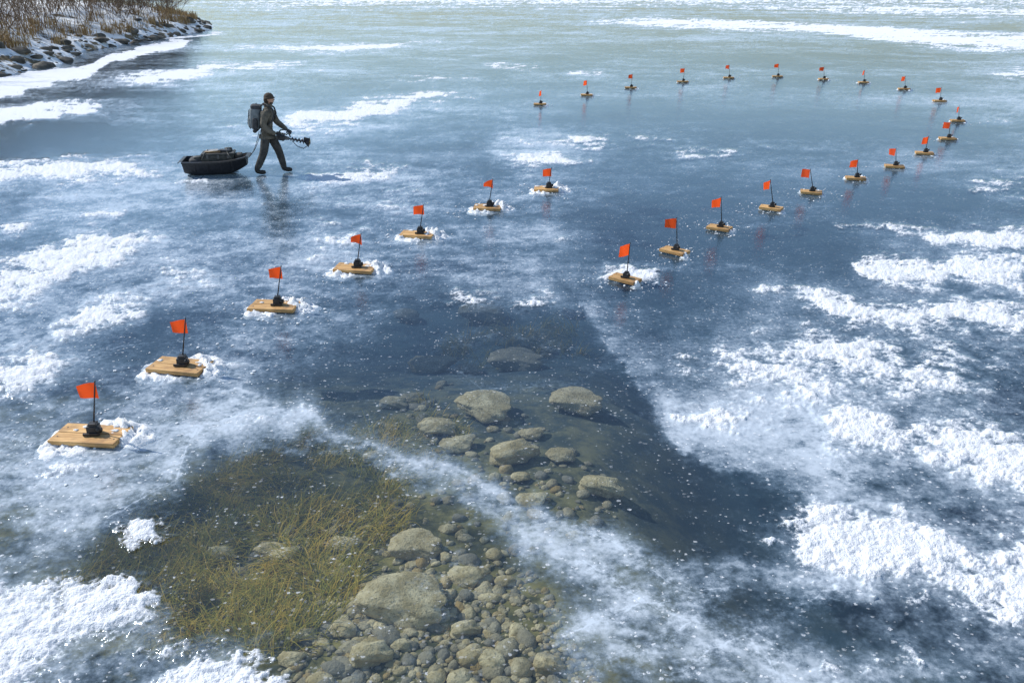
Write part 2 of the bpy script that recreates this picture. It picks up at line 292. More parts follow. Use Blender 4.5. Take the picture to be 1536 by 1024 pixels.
# ------------------------------------------------------------------ lakebed
def bedz(x,y):
    x=np.asarray(x,float); y=np.asarray(y,float)
    d=0.50+0.10*np.maximum(0,y-4.6)+0.8*sstep(0.3,3.0,x-0.10*(y-6))*sstep(3.2,6.5,y)+0.7*sstep(9,14,y)+0.3*sstep(1.2,4,x)
    d=d+0.07*fbm(x,y,1.6,3,400); return -np.clip(d,0.3,1.9)
def Gd(px,py):
    z=-0.5
    for _ in range(12): g=G(px,py,z); z=float(bedz(np.array([g[0]]),np.array([g[1]]))[0])
    return G(px,py,z)
vb=np.concatenate([np.linspace(2400,700,20)[:-1],np.linspace(700,-300,220)[:-1],np.linspace(-300,-541.2,50)]); ub=np.linspace(-3200,3200,400)
Tb=CH/(F*ST+vb*CT); Xb=(ub[None,:]*Tb[:,None]).ravel(); Yb=np.repeat(((F*CT-vb*ST)*Tb)[:,None],len(ub),1).ravel()
np_mesh("lakebed",np.stack([Xb,Yb,bedz(Xb,Yb)+0.015*fbm(Xb,Yb,0.2,4,88)],1),grid_faces(len(vb),len(ub)),M['bed'])
def rock_variant(seed,sub=3,flat=0.6,rough=0.22):
    bm=bmesh.new(); bmesh.ops.create_icosphere(bm,subdivisions=sub,radius=1)
    co=np.array([v.co[:] for v in bm.verts]); fa=np.array([[v.index for v in f.verts] for f in bm.faces]); bm.free()
    r=np.random.default_rng(seed); d=co.copy()
    for k in range(9):
        nn=r.normal(size=3); nn/=np.linalg.norm(nn); h=r.uniform(0.58,0.88); dt=d@nn; ov=np.maximum(dt-h,0); d-=ov[:,None]*nn*0.9
    nz=fbm(co[:,0]+seed*3.1+co[:,2]*.7,co[:,1]+co[:,2]*0.9,0.8,4,seed); d*=(1+rough*nz)[:,None]
    d[:,2]*=flat; return d,fa
VAR=[rock_variant(900+i,2 if i<6 else 4,[.6,.7,.5,.65,.55,.75,.42,.5,.6,.5][i],0.3) for i in range(10)]
def scatter(name,items,mat):
    C=[];Fs=[];R=[];off=0
    for (x,y,z,sx,sy,sz,a,t,vi) in items:
        d,fa=VAR[vi]; c_,s_=math.cos(a),math.sin(a); q=d*np.array([sx,sy,sz]); qx=q[:,0]*c_-q[:,1]*s_; qy=q[:,0]*s_+q[:,1]*c_
        C.append(np.stack([qx+x,qy+y,q[:,2]+z],1)); Fs.append(fa+off); R.append(np.full(len(d),t)); off+=len(d)
    return np_mesh(name,np.concatenate(C),np.concatenate(Fs),mat,{'rnd':np.concatenate(R)},smooth=True)
def inpoly(a,b_,poly):
    ins=False
    for i in range(len(poly)):
        x1,y1=poly[i]; x2,y2=poly[(i+1)%len(poly)]
        if (y1>b_)!=(y2>b_) and a<(x2-x1)*(b_-y1)/(y2-y1)+x1: ins=not ins
    return ins
def rpoints(cnt,poly):
    px=[p[0] for p in poly]; py=[p[1] for p in poly]; out=[]
    while len(out)<cnt:
        a=random.uniform(min(px),max(px)); b_=random.uniform(min(py),max(py))
        if inpoly(a,b_,poly): out.append((a,b_))
    return out
peb=[]
def pebbles(cnt,poly,smin,smax):
    for a,b_ in rpoints(cnt,poly):
        g=Gd(a,b_); s=smin+(smax-smin)*random.random()**2.5
        peb.append((g[0],g[1],g[2]+s*0.2,s*random.uniform(.9,1.6),s,s*random.uniform(.7,1.1),random.uniform(0,6.28),random.random(),random.randrange(6)))
pebbles(1700,[(400,1090),(420,990),(500,900),(580,850),(700,830),(800,860),(870,960),(920,1090)],0.014,0.045)
pebbles(150,[(440,1090),(450,960),(520,900),(600,850),(760,840),(820,960),(860,1090)],0.045,0.11)
pebbles(260,[(560,860),(600,780),(560,680),(620,560),(760,600),(900,700),(940,780),(800,830)],0.02,0.09)
pebbles(300,[(150,880),(300,780),(600,760),(560,900),(400,960)],0.02,0.06)
scatter("lakebed_gravel",peb,M['stone'])
big=[(605,912,78,6),(515,948,26,7),(553,985,36,8),(705,868,32,9),(757,876,20,7),(765,690,44,8),(728,620,50,6),(655,650,36,7),(650,556,36,9),(772,552,48,6),(898,737,38,8),(862,612,46,6),(690,672,30,9),(622,825,46,6),
 (695,948,26,8),(738,995,26,7),(430,835,24,9),(510,865,22,8),(485,968,14,7),(455,955,22,8),(700,560,22,7),(590,610,24,8),(800,655,22,9),(330,835,26,8),(800,755,26,9),(720,478,40,6),(610,480,26,7),(820,1000,28,8),(440,990,22,9),(600,970,18,7),(640,880,20,9),(405,830,26,6),(520,820,26,9),(560,690,22,8),(840,690,26,7),(780,720,18,7),(620,600,18,9)]
for px,py,hw,vi in big:
    g=Gd(px,py); s=hw*(CH-g[2])/(F*ST+(py-512)*CT)
    tn=random.choice((.27,.3,.45,.2)) if hw<60 else .29
    up=.2 if py>780 else .3
    scatter("lake_rock",[(g[0],g[1],g[2]+s*up,s,s*random.uniform(.65,.85),s*(.85 if py>780 else .65),random.uniform(-.4,.4),tn,vi)],M['stone'])
def weeds(name,tufts,poly,lmin,lmax,nb_,wd,thin=-.12,flat=0.0):
    C=[];Fs=[];R=[];off=0; pts_=rpoints(tufts,poly)
    G_=[Gd(a,b_) for a,b_ in pts_]; gx_=np.array([g[0] for g in G_]); gy_=np.array([g[1] for g in G_])
    den=fbm(gx_,gy_,0.7,3,600); dirn=fbm(gx_,gy_,1.3,2,500)
    for g,de,di in zip(G_,den,dirn):
        if de<thin and random.random()<.8: continue
        th0=di*8+0.5; tone=random.random()
        for j in range(random.randint(nb_//2,nb_)):
            th=th0+random.gauss(0,.9); ln=random.uniform(lmin,lmax); le=random.uniform(.3,1.2); cu=random.uniform(-1.6,1.6)
            x,y,z=g[0]+random.gauss(0,.05),g[1]+random.gauss(0,.05),g[2]; seg=6; w_=wd*random.uniform(.6,1.3); pts=[]
            el=random.uniform(.4,1.3)
            for s in range(seg+1):
                f=s/seg; ww=w_*(1-f*.8); dx,dy=math.cos(th),math.sin(th); pts.append((x-dy*ww,y+dx*ww,z)); pts.append((x+dy*ww,y-dx*ww,z+ww*.3))
                st=ln/seg; x+=dx*st*math.cos(el); y+=dy*st*math.cos(el); z=min(z+st*math.sin(el),-0.06-0.02*random.random()); el-=le/seg*1.6; th+=cu/seg
            C+=pts
            for s in range(seg): Fs.append((off+2*s,off+2*s+1,off+2*s+3,off+2*s+2))
            rv=min(1,max(0,tone*.6+random.random()*.5-.05)); R+=[rv]*len(pts); off+=len(pts)
    np_mesh(name,np.array(C),np.array(Fs),M['weed'],{'rnd':np.array(R)},smooth=False)
weeds("water_weeds",1250,[(90,880),(190,790),(330,700),(430,640),(570,650),(620,720),(600,800),(540,850),(520,930),(440,985),(300,970),(170,920)],.12,.40,12,.005,-.2)
weeds("water_weeds",150,[(640,540),(700,500),(860,480),(880,530),(740,560)],.25,.6,10,.007)
weeds("water_weeds",140,[(560,640),(640,600),(700,650),(660,700),(580,690)],.12,.3,8,.005,-.3)
# ------------------------------------------------------------------ builder
class MB:
    def __init__(s): s.bm=bmesh.new(); s.mats=[]
    def mi(s,m):
        if m not in s.mats: s.mats.append(m)
        return s.mats.index(m)
    def _fin(s,vs_,mat,M4,smooth):
        fs=set()
        for v_ in vs_: 
            v_.co=M4@v_.co
            for f in v_.link_faces: fs.add(f)
        i=s.mi(mat)
        for f in fs: f.material_index=i; f.smooth=smooth
    def box(s,c,size,mat,rot=(0,0,0),bev=0.004,taper=1.0):
        r=bmesh.ops.create_cube(s.bm,size=1); vs_=r['verts']
        for v_ in vs_:
            k=taper if v_.co.z>0 else 1; v_.co=Vector((v_.co.x*size[0]*k,v_.co.y*size[1]*k,v_.co.z*size[2]))
        if bev>0:
            es=set(e for v_ in vs_ for e in v_.link_edges); rr=bmesh.ops.bevel(s.bm,geom=list(es)+list(vs_),offset=bev,segments=2,affect='EDGES',profile=.5)
            vs_=set(vs_)|set(rr['verts']); vs_=[v_ for v_ in vs_ if v_.is_valid]
        s._fin(vs_,mat,Matrix.Translation(c)@Euler(rot).to_matrix().to_4x4(),False)
    def cyl(s,p0,p1,r0,r1,mat,seg=12,smooth=True):
        p0=Vector(p0);p1=Vector(p1);d=p1-p0; r=bmesh.ops.create_cone(s.bm,cap_ends=True,segments=seg,radius1=r0,radius2=r1,depth=d.length)
        s._fin(r['verts'],mat,Matrix.Translation((p0+p1)/2)@d.to_track_quat('Z','Y').to_matrix().to_4x4(),smooth)
    def ball(s,c,rad,mat,rot=(0,0,0),seg=16,fn=None):
        r=bmesh.ops.create_uvsphere(s.bm,u_segments=seg,v_segments=seg-4,radius=1)
        if fn:
            for v_ in r['verts']: v_.co=fn(v_.co)
        s._fin(r['verts'],mat,Matrix.Translation(c)@Euler(rot).to_matrix().to_4x4()@Matrix.Diagonal((*rad,1)),True)
    def tube(s,pts,r,mat,seg=6):
        for a,b_ in zip(pts[:-1],pts[1:]): s.cyl(a,b_,r,r,mat,seg)
    def mesh(s,vs_,fs,mat,smooth=True):
        V=[s.bm.verts.new(v_) for v_ in vs_]; i=s.mi(mat)
        for f in fs:
            try: q=s.bm.faces.new([V[k] for k in f]); q.material_index=i; q.smooth=smooth
            except ValueError: pass
    def obj(s,name,loc=(0,0,0),rotz=0,parent=None):
        me=bpy.data.meshes.new(name); s.bm.normal_update(); s.bm.to_mesh(me); s.bm.free()
        for m_ in s.mats: me.materials.append(m_)
        ob=bpy.data.objects.new(name,me); scene.collection.objects.link(ob); ob.location=loc; ob.rotation_euler=(0,0,rotz)
        if parent: ob.parent=parent
        return ob
def snow_pile(cx,cy,items,seed):
    """low crumbly heap: list of (dx,dy,r,h)"""
    n_=60; R_=max(math.hypot(a,b_)+r for a,b_,r,h in items)*1.15; l=np.linspace(-R_,R_,n_); gx,gy=np.meshgrid(l,l); x=gx.ravel(); y=gy.ravel()
    nz=fbm(x+cx,y+cy,0.13,5,seed,0.68); nb2=fbm(x+cx,y+cy,0.35,3,seed+5)
    h=np.zeros_like(x)
    for a,b_,r,hh in items:
        d=np.hypot(x-a,y-b_)/r*(1+.5*nb2); h=np.where(d<1.3,np.maximum(h,hh*(1-d**2)),h)
    z=h*(1+1.6*nz+.6*nb2)+0.04*nz*(h>0)-0.014; z=np.where(h<=0.001,-0.03,z)
    keep=z>-0.026; fa=grid_faces(n_,n_); fa=fa[keep[fa].any(1)]
    ob=np_mesh("snow_pile",np.stack([x,y,z],1),fa,M['snow']); ob.location=(cx,cy,0)
crumbs=[]
def add_crumbs(cx,cy,R_,cnt,smax=.018):
    for _ in range(cnt):
        a=random.uniform(0,6.28); r=R_*random.random()**.7*1.3; s=.004+smax*random.random()**4
        crumbs.append((cx+math.cos(a)*r,cy+math.sin(a)*r*.9,s*.35,s*1.2,s,s*.8,a,0,random.randrange(6)))
# ------------------------------------------------------------------ tip-ups: base x,y, flag top y, pole-top x, flag width, board angle, length
TIPS=[(138,658,575,145,28,-8,.70),(271,554,480,278,26,-8,.68),(413,463,401,421,19,-8,.66),(533,406,352,541,15,-7,.64),(627,355,308,635,14,-7,.62),(731,314,270,739,15,-8,.55),(820,286,253,827,12,-8,.55),
(937,422,366,944,14,-38,.46),(1012,380,328,1014,14,-38,.45),(1079,345,297,1081,12,-30,.42),(1156,315,271,1147,10,-30,.44),(1216,291,255,1213,7,-20,.44),(1283,270,241,1287,11,-15,.44),(1341,252,224,1344,4,-15,.44),(1386,232,208,1393,9,-15,.44),(1421,210,184,1426,6,-15,.44),
(1436,183,160,1439,5,-10,.42),(1409,153,132,1412,8,-10,.46),(1356,135,115,1358,6,-10,.46),(1295,125,106,1297,4,-8,.44),(1235,120,101,1236,5,-8,.44),(1166,116,96,1168,6,-8,.48),(1093,118,98,1094,4,-8,.48),(1024,124,103,1027,6,-8,.5),(946,133,112,949,5,-8,.5),(880,144,121,880,5,-8,.48),(810,158,136,812,3,-5,.46)]
for i,(px,py,ty,tpx,fw,ang,ln) in enumerate(TIPS):
    x,y,_=G(px,py); a_top=TH+math.atan((ty-512)/F); ztop=CH-y*math.tan(a_top); H=min(.68,max(.46,ztop))
    R_=random.Random(i); ra=math.radians(ang+R_.uniform(-4,4)); W=.34+R_.uniform(-.02,.02) if i<7 else .25
    par=bpy.data.objects.new("ice_fishing_tip_up",None); par.empty_display_size=.2; scene.collection.objects.link(par); par.location=(x,y,0.012); par.rotation_euler=(0,0,ra)
    b=MB(); zt=.055
    b.box((0,W*.255,.03),(ln,W*.485,.05),M['wood'],(0,0,R_.uniform(-.01,.01)),.005); b.box((0.012*R_.uniform(-1,1),-W*.255,.03),(ln*R_.uniform(.96,1.0),W*.485,.05),M['wood'],(0,0,R_.uniform(-.01,.01)),.005)
    for sx in (-1,1):
        b.cyl((sx*ln*.42,W*.25,.053),(sx*ln*.42,W*.25,.0575),.008,.008,M['metal'],8); b.cyl((sx*ln*.42,-W*.25,.053),(sx*ln*.42,-W*.25,.0575),.008,.008,M['metal'],8)
    b.obj("board",parent=par)
    b=MB(); bx=.045 if i<7 else .02
    k=1.0 if i<7 else .8
    b.box((bx,0,zt+.05*k),(.12*k,.10*k,.10*k),M['black'],(0,0,.2),.01,.92); b.box((bx+.005,0,zt+.112*k),(.08*k,.075*k,.03*k),M['black'],(0,0,.2),.006)
    b.cyl((bx+.05*k,-.02,zt+.06),(bx+.09*k,-.035,zt+.065),.03*k,.03*k,M['black'],14); b.cyl((bx+.09*k,-.035,zt+.065),(bx+.105*k,-.038,zt+.10),.006,.006,M['metal'],6)
    b.box((bx,-.055*k,zt+.02),(.16*k,.02,.03),M['black'],(0,0,.2),.004)
    b.obj("reel_housing",parent=par)
    dep=y*CT+(CH-H)*ST; Xt=(tpx-768)*dep/F-x; lim=.11; c_,s_=math.cos(ra),math.sin(ra)
    bwx=bx*c_; Xt=max(bwx-lim,min(bwx+lim,Xt)); tx,tyy=Xt*c_,-Xt*s_+.02
    b=MB(); b.cyl((bx,.02,zt+.1*k),(tx,tyy,H),.0085,.006,M['black'],8); b.ball((tx,tyy,H),(.009,.009,.009),M['black'],seg=10); b.obj("pole",parent=par)
    fwm=fw*mpp(ty+20)*1.05; full=.185; fwm=min(fwm,full); yaw=math.acos(max(.15,min(1,fwm/full)))*R_.choice((-1,1)); fh=.175
    tri={2:.75,3:.45,5:.35,6:.85,12:.8}.get(i,1.0 if R_.random()<.6 else .8)
    V=[];Fs=[]; nu,nv_=12,8
    for q in range(nu):
        for r in range(nv_):
            u_=q/(nu-1); w_=r/(nv_-1); hh=fh*(1-(1-tri)*u_); zz=-.012-(fh-hh)*.55*u_-w_*hh-.012*u_
            off=.018*math.sin(u_*5+w_*1.5+i)*u_; dx=-full*u_; V.append((dx*math.cos(yaw)-off*math.sin(yaw),dx*math.sin(yaw)+off*math.cos(yaw),zz))
    for q in range(nu-1):
        for r in range(nv_-1): k0=q*nv_+r; Fs.append((k0,k0+nv_,k0+nv_+1,k0+1))
    b=MB(); b.mesh(V,Fs,M['flag']); fo=b.obj("flag",(tx,tyy,H),-ra,par)
    S=1 if i<7 else .8
    its=[(ln*.42*S,W*.35,.26*S*R_.uniform(.8,1.15),.10*S),(ln*.15,W*.62,.2*S,.07*S),(ln*.62*S,W*.1,.20*S,.06),(-ln*.38,-W*.55,.2*S*R_.uniform(.7,1.1),.05),(-ln*.1,-W*.62,.16*S,.035),(-ln*.5,W*.1,.13,.03)]
    if i>=7: its=[(ln*.3,W*.5,.17*R_.uniform(.5,1.1),.06),(ln*.5,-W*.2,.12*R_.uniform(.5,1.1),.05),(-ln*.3,W*.5,.12,.04)]
    its=[(a*c_-q*s_,a*s_+q*c_,r,h) for a,q,r,h in its]
    snow_pile(x,y,its,700+i); add_crumbs(x,y,.7*S,110 if i<12 else 25)
    if i<7:
        b=MB()
        for _ in range(5): 
            q=R_.uniform(-.45,.45)*ln; b.ball((q,W*R_.uniform(.05,.45),.058),(R_.uniform(.02,.05),R_.uniform(.015,.035),.012),M['snow'],seg=12,fn=lambda c:c*(1+.25*math.sin(c.x*5+c.y*7)))
        b.obj("snow_on_board",parent=par)
scatter("snow_crumbs",crumbs,M['snow'])
# ------------------------------------------------------------------ skin helper
def skin(name,chains,mats,matfn,loc,rotz,sub=2,parent=None):
    verts=[];edges=[];rad=[]
    for v_,e_,r_ in chains:
        o_=len(verts); verts+=v_; edges+=[(a+o_,b_+o_) for a,b_ in e_]; rad+=r_
    me=bpy.data.meshes.new(name+"_c"); me.from_pydata(verts,edges,[]); ob=bpy.data.objects.new(name+"_c",me); scene.collection.objects.link(ob)
    md=ob.modifiers.new("s",'SKIN'); md.use_smooth_shade=True; md.branch_smoothing=.6
    sv=me.skin_vertices[0].data; 
    for i,r in enumerate(rad): sv[i].radius=(r,r); sv[i].use_root=False
    o_=0
    for v_,e_,r_ in chains: sv[o_].use_root=True; o_+=len(v_)
    ms=ob.modifiers.new("b",'SUBSURF'); ms.levels=sub; ms.render_levels=sub
    bpy.context.view_layer.update(); dg=bpy.context.evaluated_depsgraph_get(); me2=bpy.data.meshes.new_from_object(ob.evaluated_get(dg)); me2.name=name
    bpy.data.objects.remove(ob); ob=bpy.data.objects.new(name,me2); scene.collection.objects.link(ob); me2.materials.clear()
    for m_ in mats: me2.materials.append(m_)
    for pl in me2.polygons: pl.material_index=matfn(pl.center); pl.use_smooth=True
    ob.location=loc; ob.rotation_euler=(0,0,rotz)
    if parent: ob.parent=parent
    return ob
# ------------------------------------------------------------------ person
ppos=G(408,260); man=bpy.data.objects.new("ice_fisherman",None); scene.collection.objects.link(man); man.location=(ppos[0],ppos[1],0.005); man.rotation_euler=(0,0,math.radians(6)); man.scale=(1.04,1.04,1.02)
V=[(0,0,.95),(.02,0,1.10),(.05,0,1.27),(.075,0,1.40),(.095,0,1.50),(.11,0,1.57),
   (.06,-.155,1.42),(.03,-.215,1.30),(-.02,-.245,1.12),(.10,-.22,.99),(.235,-.17,.92),
   (.09,.155,1.42),(.13,.215,1.31),(.20,.235,1.13),(.33,.16,1.04),(.44,.06,.97),
   (-.015,-.095,.88),(-.06,-.105,.68),(-.10,-.115,.50),(-.20,-.115,.30),(-.295,-.115,.13),(-.30,-.115,.065),(-.19,-.12,.052),(-.10,-.122,.045),
   (.03,.095,.88),(.12,.1,.69),(.19,.105,.51),(.235,.105,.31),(.265,.105,.13),(.265,.105,.07),(.37,.108,.055),(.455,.11,.05)]
E=[(0,1),(1,2),(2,3),(3,4),(4,5),(3,6),(6,7),(7,8),(8,9),(9,10),(3,11),(11,12),(12,13),(13,14),(14,15),(0,16),(16,17),(17,18),(18,19),(19,20),(20,21),(21,22),(22,23),(0,24),(24,25),(25,26),(26,27),(27,28),(28,29),(29,30),(30,31)]
Rr=[.165,.165,.175,.16,.08,.06,.092,.088,.075,.064,.045,.092,.088,.075,.064,.045,.118,.108,.094,.086,.072,.066,.058,.044,.118,.108,.094,.086,.072,.066,.058,.044]
def mf(c):
    if c.z<.115: return 2
    if c.z<.84 and not (c.x>.12 and c.z>.82): return 1
    return 0
skin("body",[(V,E,Rr)],[M['jacket'],M['pants'],M['boot']],mf,(0,0,0),0,2,man)
def hand(name,wrist,dirv,palmn,curl):
    d=Vector(dirv).normalized(); nrm=Vector(palmn); nrm=(nrm-d*nrm.dot(d)).normalized(); sd_=d.cross(nrm)
    w_=Vector(wrist); ch=[]
    P=[w_-d*.02,w_+d*.03,w_+d*.075]; ch.append(([tuple(q) for q in P],[(0,1),(1,2)],[.034,.042,.04]))
    for k,(off,ln_) in enumerate(((-.034,.07),(-.012,.082),(.012,.077),(.034,.06))):
        base=w_+d*.06+sd_*off; pts=[base]; ang=0.15; q=base+d*.03; pts.append(q)
        for s_ in range(3): ang+=curl*(.8+.1*k); q=q+(d*math.cos(ang)+nrm*math.sin(ang))*ln_/3; pts.append(q)
        ch.append(([tuple(a) for a in pts],[(j,j+1) for j in range(4)],[.013,.0125,.011,.010,.008]))
    b0=w_+d*.02-sd_*.03; pts=[b0,b0+(d*.5-sd_*.7+nrm*.3).normalized()*.035]; pts.append(pts[-1]+(d*.6+nrm*.8).normalized()*.03); pts.append(pts[-1]+(nrm*.9+sd_*.5).normalized()*.025)
    ch.append(([tuple(a) for a in pts],[(0,1),(1,2),(2,3)],[.016,.014,.012,.009]))
    skin(name,ch,[M['packd']],lambda c:0,(0,0,0),0,1,man)
hand("right_hand",(.245,-.165,.915),(.8,.35,-.35),(.3,.2,-.9),.75); hand("left_hand",(.45,.045,.965),(.6,-.7,-.2),(.3,.2,-.9),.75)
b=MB(); hc=(.14,0,1.665)
def hf(c):
    x,y,z=c; 
    if z<0: y*=1-.28*(-z); x=x*(1-.12*(-z))+.10*(-z)
    if x>0.6 and abs(y)<.6: x*=.97
    if .0<z<.3 and x>.7: x*=.95
    return Vector((x,y,z))
b.ball(hc,(.102,.080,.122),M['skin'],(0,.12,0),24,hf)
b.ball((.238,0,1.655),(.016,.011,.022),M['skin'],(0,-.3,0),12)
for s_ in (-1,1):
    b.ball((.222,s_*.031,1.682),(.009,.013,.007),M['grey'],seg=10); b.ball((.2295,s_*.031,1.682),(.004,.006,.005),M['hair'],seg=8); b.box((.226,s_*.031,1.70),(.01,.03,.006),M['hair'],bev=.002)
    b.ball((.13,s_*.082,1.662),(.02,.010,.032),M['skin'],seg=12)
b.box((.228,0,1.612),(.01,.042,.009),M['tan'],bev=.003)
b.ball((.165,0,1.592),(.052,.060,.034),M['hair'],(0,.3,0),16)
b.ball((.085,0,1.645),(.075,.080,.085),M['hair'],seg=16)
b.obj("head",parent=man)
b=MB(); b.ball((.132,0,1.70),(.113,.094,.108),M['cap'],(0,-.05,0),20,lambda c:Vector((c.x,c.y,max(c.z,-.15)))); b.cyl((.133,0,1.675),(.13,0,1.715),.112,.108,M['cap'],24)
b.box((.235,0,1.70),(.05,.12,.012),M['cap'],(0,.2,0),.005); b.obj("knit_cap",parent=man)
b=MB(); b.cyl((.085,0,1.485),(.115,0,1.575),.092,.08,M['jacket'],20); b.cyl((-.002,0,.81),(0,0,.88),.19,.182,M['jacket'],24)
b.box((.05,-.172,1.02),(.11,.02,.10),M['jacket'],(0,0,0),.008); b.obj("jacket_trim",parent=man)
b=MB()
def sq(c): 
    f=lambda t:math.copysign(abs(t)**.55,t); return Vector((f(c.x),f(c.y),f(c.z)))
b.ball((-.195,0,1.27),(.125,.17,.265),M['pack'],(0,.12,0),24,sq); b.ball((-.30,0,1.17),(.065,.13,.13),M['pack'],(0,.12,0),20,sq); b.ball((-.165,0,1.50),(.115,.155,.06),M['packd'],(0,.12,0),20,sq)
b.ball((-.20,-.175,1.16),(.06,.04,.12),M['packd'],(0,.1,0),16,sq); b.ball((-.20,.175,1.16),(.06,.04,.12),M['packd'],(0,.1,0),16,sq)
for s_ in (-1,1):
    b.tube([(-.12,s_*.10,1.47),(-.02,s_*.115,1.56),(.08,s_*.115,1.56),(.20,s_*.125,1.47),(.225,s_*.135,1.34),(.17,s_*.170,1.20),(.02,s_*.185,1.10),(-.12,s_*.15,1.06)],.018,M['packd'],8)
    b.tube([(-.315,s_*.07,1.45),(-.345,s_*.07,1.3),(-.375,s_*.07,1.15),(-.33,s_*.07,1.03)],.01,M['packd'],6)
b.tube([(-.17,-.03,1.55),(-.15,0,1.585),(-.17,.03,1.55)],.008,M['packd'],6)
b.cyl((-.22,-.2,1.0),(-.22,.2,1.0),.045,.045,M['packd'],14); b.obj("backpack",parent=man)
b=MB(); A0=Vector((.26,-.14,.86)); A1=Vector((.90,-.04,.70)); ax=(A1-A0).normalized()
b.cyl(A0,A1,.02,.02,M['metal'],10); sidev=Vector((0,1,0)).cross(ax).normalized(); s2=ax.cross(sidev)
b.box(A0+ax*.05,(.19,.14,.14),M['black'],(0,.2,.15),.02); b.cyl(A0+ax*.11,A0+ax*.24,.055,.036,M['metal'],14); b.box(A0+ax*.02+Vector((0,0,.085)),(.10,.08,.05),M['black'],(0,.2,.15),.01)
for s_ in (-1,1): b.tube([A0+ax*.03+s2*s_*.06,A0+ax*.0+s2*s_*.13+Vector((0,0,.03)),A0+ax*.10+s2*s_*.17+Vector((0,0,.06)),A0+ax*.2+s2*s_*.13+Vector((0,0,.05))],.014,M['black'],8)
b.tube([A0+Vector((0,0,.05)),A0+Vector((.06,0,.14)),A0+Vector((.2,.05,.15)),A0+ax*.27+Vector((0,.02,.04))],.014,M['black'],8)
Vv=[];Ff=[]; st=90
for k in range(st):
    f=k/(st-1); c0=A0+ax*(.27+f*.36); an=f*2*math.pi*5; rr_=.045+.02*f; dv_=sidev*math.cos(an)+s2*math.sin(an); Vv+=[tuple(c0+dv_*.014),tuple(c0+dv_*rr_),tuple(c0+dv_*rr_+ax*.012),tuple(c0+dv_*.014+ax*.012)]
for k in range(st-1):
    q=4*k
    for j in range(4): Ff.append((q+j,q+4+j,q+4+(j+1)%4,q+(j+1)%4))
b.mesh(Vv,Ff,M['black']); b.cyl(A1-ax*.08,A1+ax*.015,.035,.115,M['black'],20); b.cyl(A1+ax*.012,A1+ax*.03,.085,.07,M['yellow'],16); b.box(A1+ax*.035,(.02,.20,.03),M['metal'],(0,.2,.1),.003)
b.box(A1-ax*.05+Vector((0,0,.06)),(.10,.06,.07),M['black'],(0,.25,0),.01)
b.tube([A0+ax*.3+Vector((0,-.05,-.02)),A0+ax*.42+Vector((0,-.07,-.13)),A0+ax*.55+Vector((0,-.07,-.15)),A1+Vector((-.02,-.06,-.07))],.008,M['rope'],6)
b.obj("ice_auger",parent=man)
# ------------------------------------------------------------------ sled
spos=G(327,260); b=MB(); Ls=1.42
secs=[];ns=13
for k in range(ns):
    f=k/(ns-1); x=-Ls/2+Ls*f; wb=.24*(1-.55*max(0,(2*f-1.2)/.8)**2)*(1-.15*max(0,(-2*f+.5)/.5)); wt=.36*(1-.35*max(0,(2*f-1.2)/.8)**2)
    z0=.02+.17*max(0,(2*f-1.35)/.65)**1.6+.05*max(0,(.25-2*f)/.25); zt=.34+.07*max(0,(2*f-1))**2+.03*max(0,.4-2*f)
    secs.append((x,wb,wt,z0,zt))
pr=[]
for x,wb,wt,z0,zt in secs:
    o_=[(x,-wt-.05,zt-.03),(x,-wt-.05,zt),(x,-wt,zt+.008),(x,-wb-.015,z0+.05),(x,-wb+.03,z0+.02),(x,-wb*.4,z0+.035),(x,0,z0+.02),(x,wb*.4,z0+.035),(x,wb-.03,z0+.02),(x,wb+.015,z0+.05),(x,wt,zt+.008),(x,wt+.05,zt),(x,wt+.05,zt-.03)]
    pr.append(o_)
VV=[];FF=[];npf=13
for o_ in pr: VV+=o_
for k in range(ns-1):
    for j in range(npf-1): FF.append((k*npf+j,(k+1)*npf+j,(k+1)*npf+j+1,k*npf+j+1))
o2=len(VV)
for x,wb,wt,z0,zt in secs: VV+=[(x,-wt-.05,zt-.03),(x,-wt-.008,zt-.03),(x,-wb-.035,z0+.045),(x,-wb,z0),(x,wb,z0),(x,wb+.035,z0+.045),(x,wt+.008,zt-.03),(x,wt+.05,zt-.03)]
for k in range(ns-1):
    for j in range(7): FF.append((o2+k*8+j,o2+k*8+j+1,o2+(k+1)*8+j+1,o2+(k+1)*8+j))
def endw(k,dx):
    x,wb,wt,z0,zt=secs[k]; i0=len(VV)
    VV.extend([(x+dx,-wt-.02,zt),(x+dx,wt+.02,zt),(x+dx,wt+.02,zt-.03),(x+dx,-wt-.02,zt-.03)])
    FF.append((k*npf+3,k*npf+9,k*npf+10,k*npf+2)); FF.append((k*npf+2,k*npf+10,i0+1,i0)); FF.append((i0,i0+1,i0+2,i0+3)); FF.append((k*npf+3,k*npf+4,k*npf+5,k*npf+6,k*npf+7,k*npf+8,k*npf+9)); FF.append((o2+k*8+2,o2+k*8+3,o2+k*8+4,o2+k*8+5)); FF.append((o2+k*8+1,o2+k*8+2,o2+k*8+5,o2+k*8+6))
endw(0,-.08); endw(ns-1,.08)
b.mesh(VV,FF,M['black'],False)
for s_ in (-.18,.18): b.box((-.1,s_,.012),(1.1,.03,.02),M['black'],bev=.005)
for xx in (-.45,-.15,.15,.4):
    for s_ in (-1,1): b.box((xx,s_*.335,.22),(.04,.025,.22),M['black'],(s_*-.33,0,0),.006)
sled=b.obj("cargo_sled",(spos[0],spos[1],.006),math.radians(10))
b=MB(); b.box((.08,0,.28),(.72,.42,.36),M['crate'],(0,0,.03),.02); b.box((.08,0,.475),(.75,.45,.05),M['crate'],(0,0,.03),.015)
for xx in (-.14,.10,.32): b.box((xx,-.22,.42),(.05,.03,.09),M['metal'],(0,0,.03),.005)
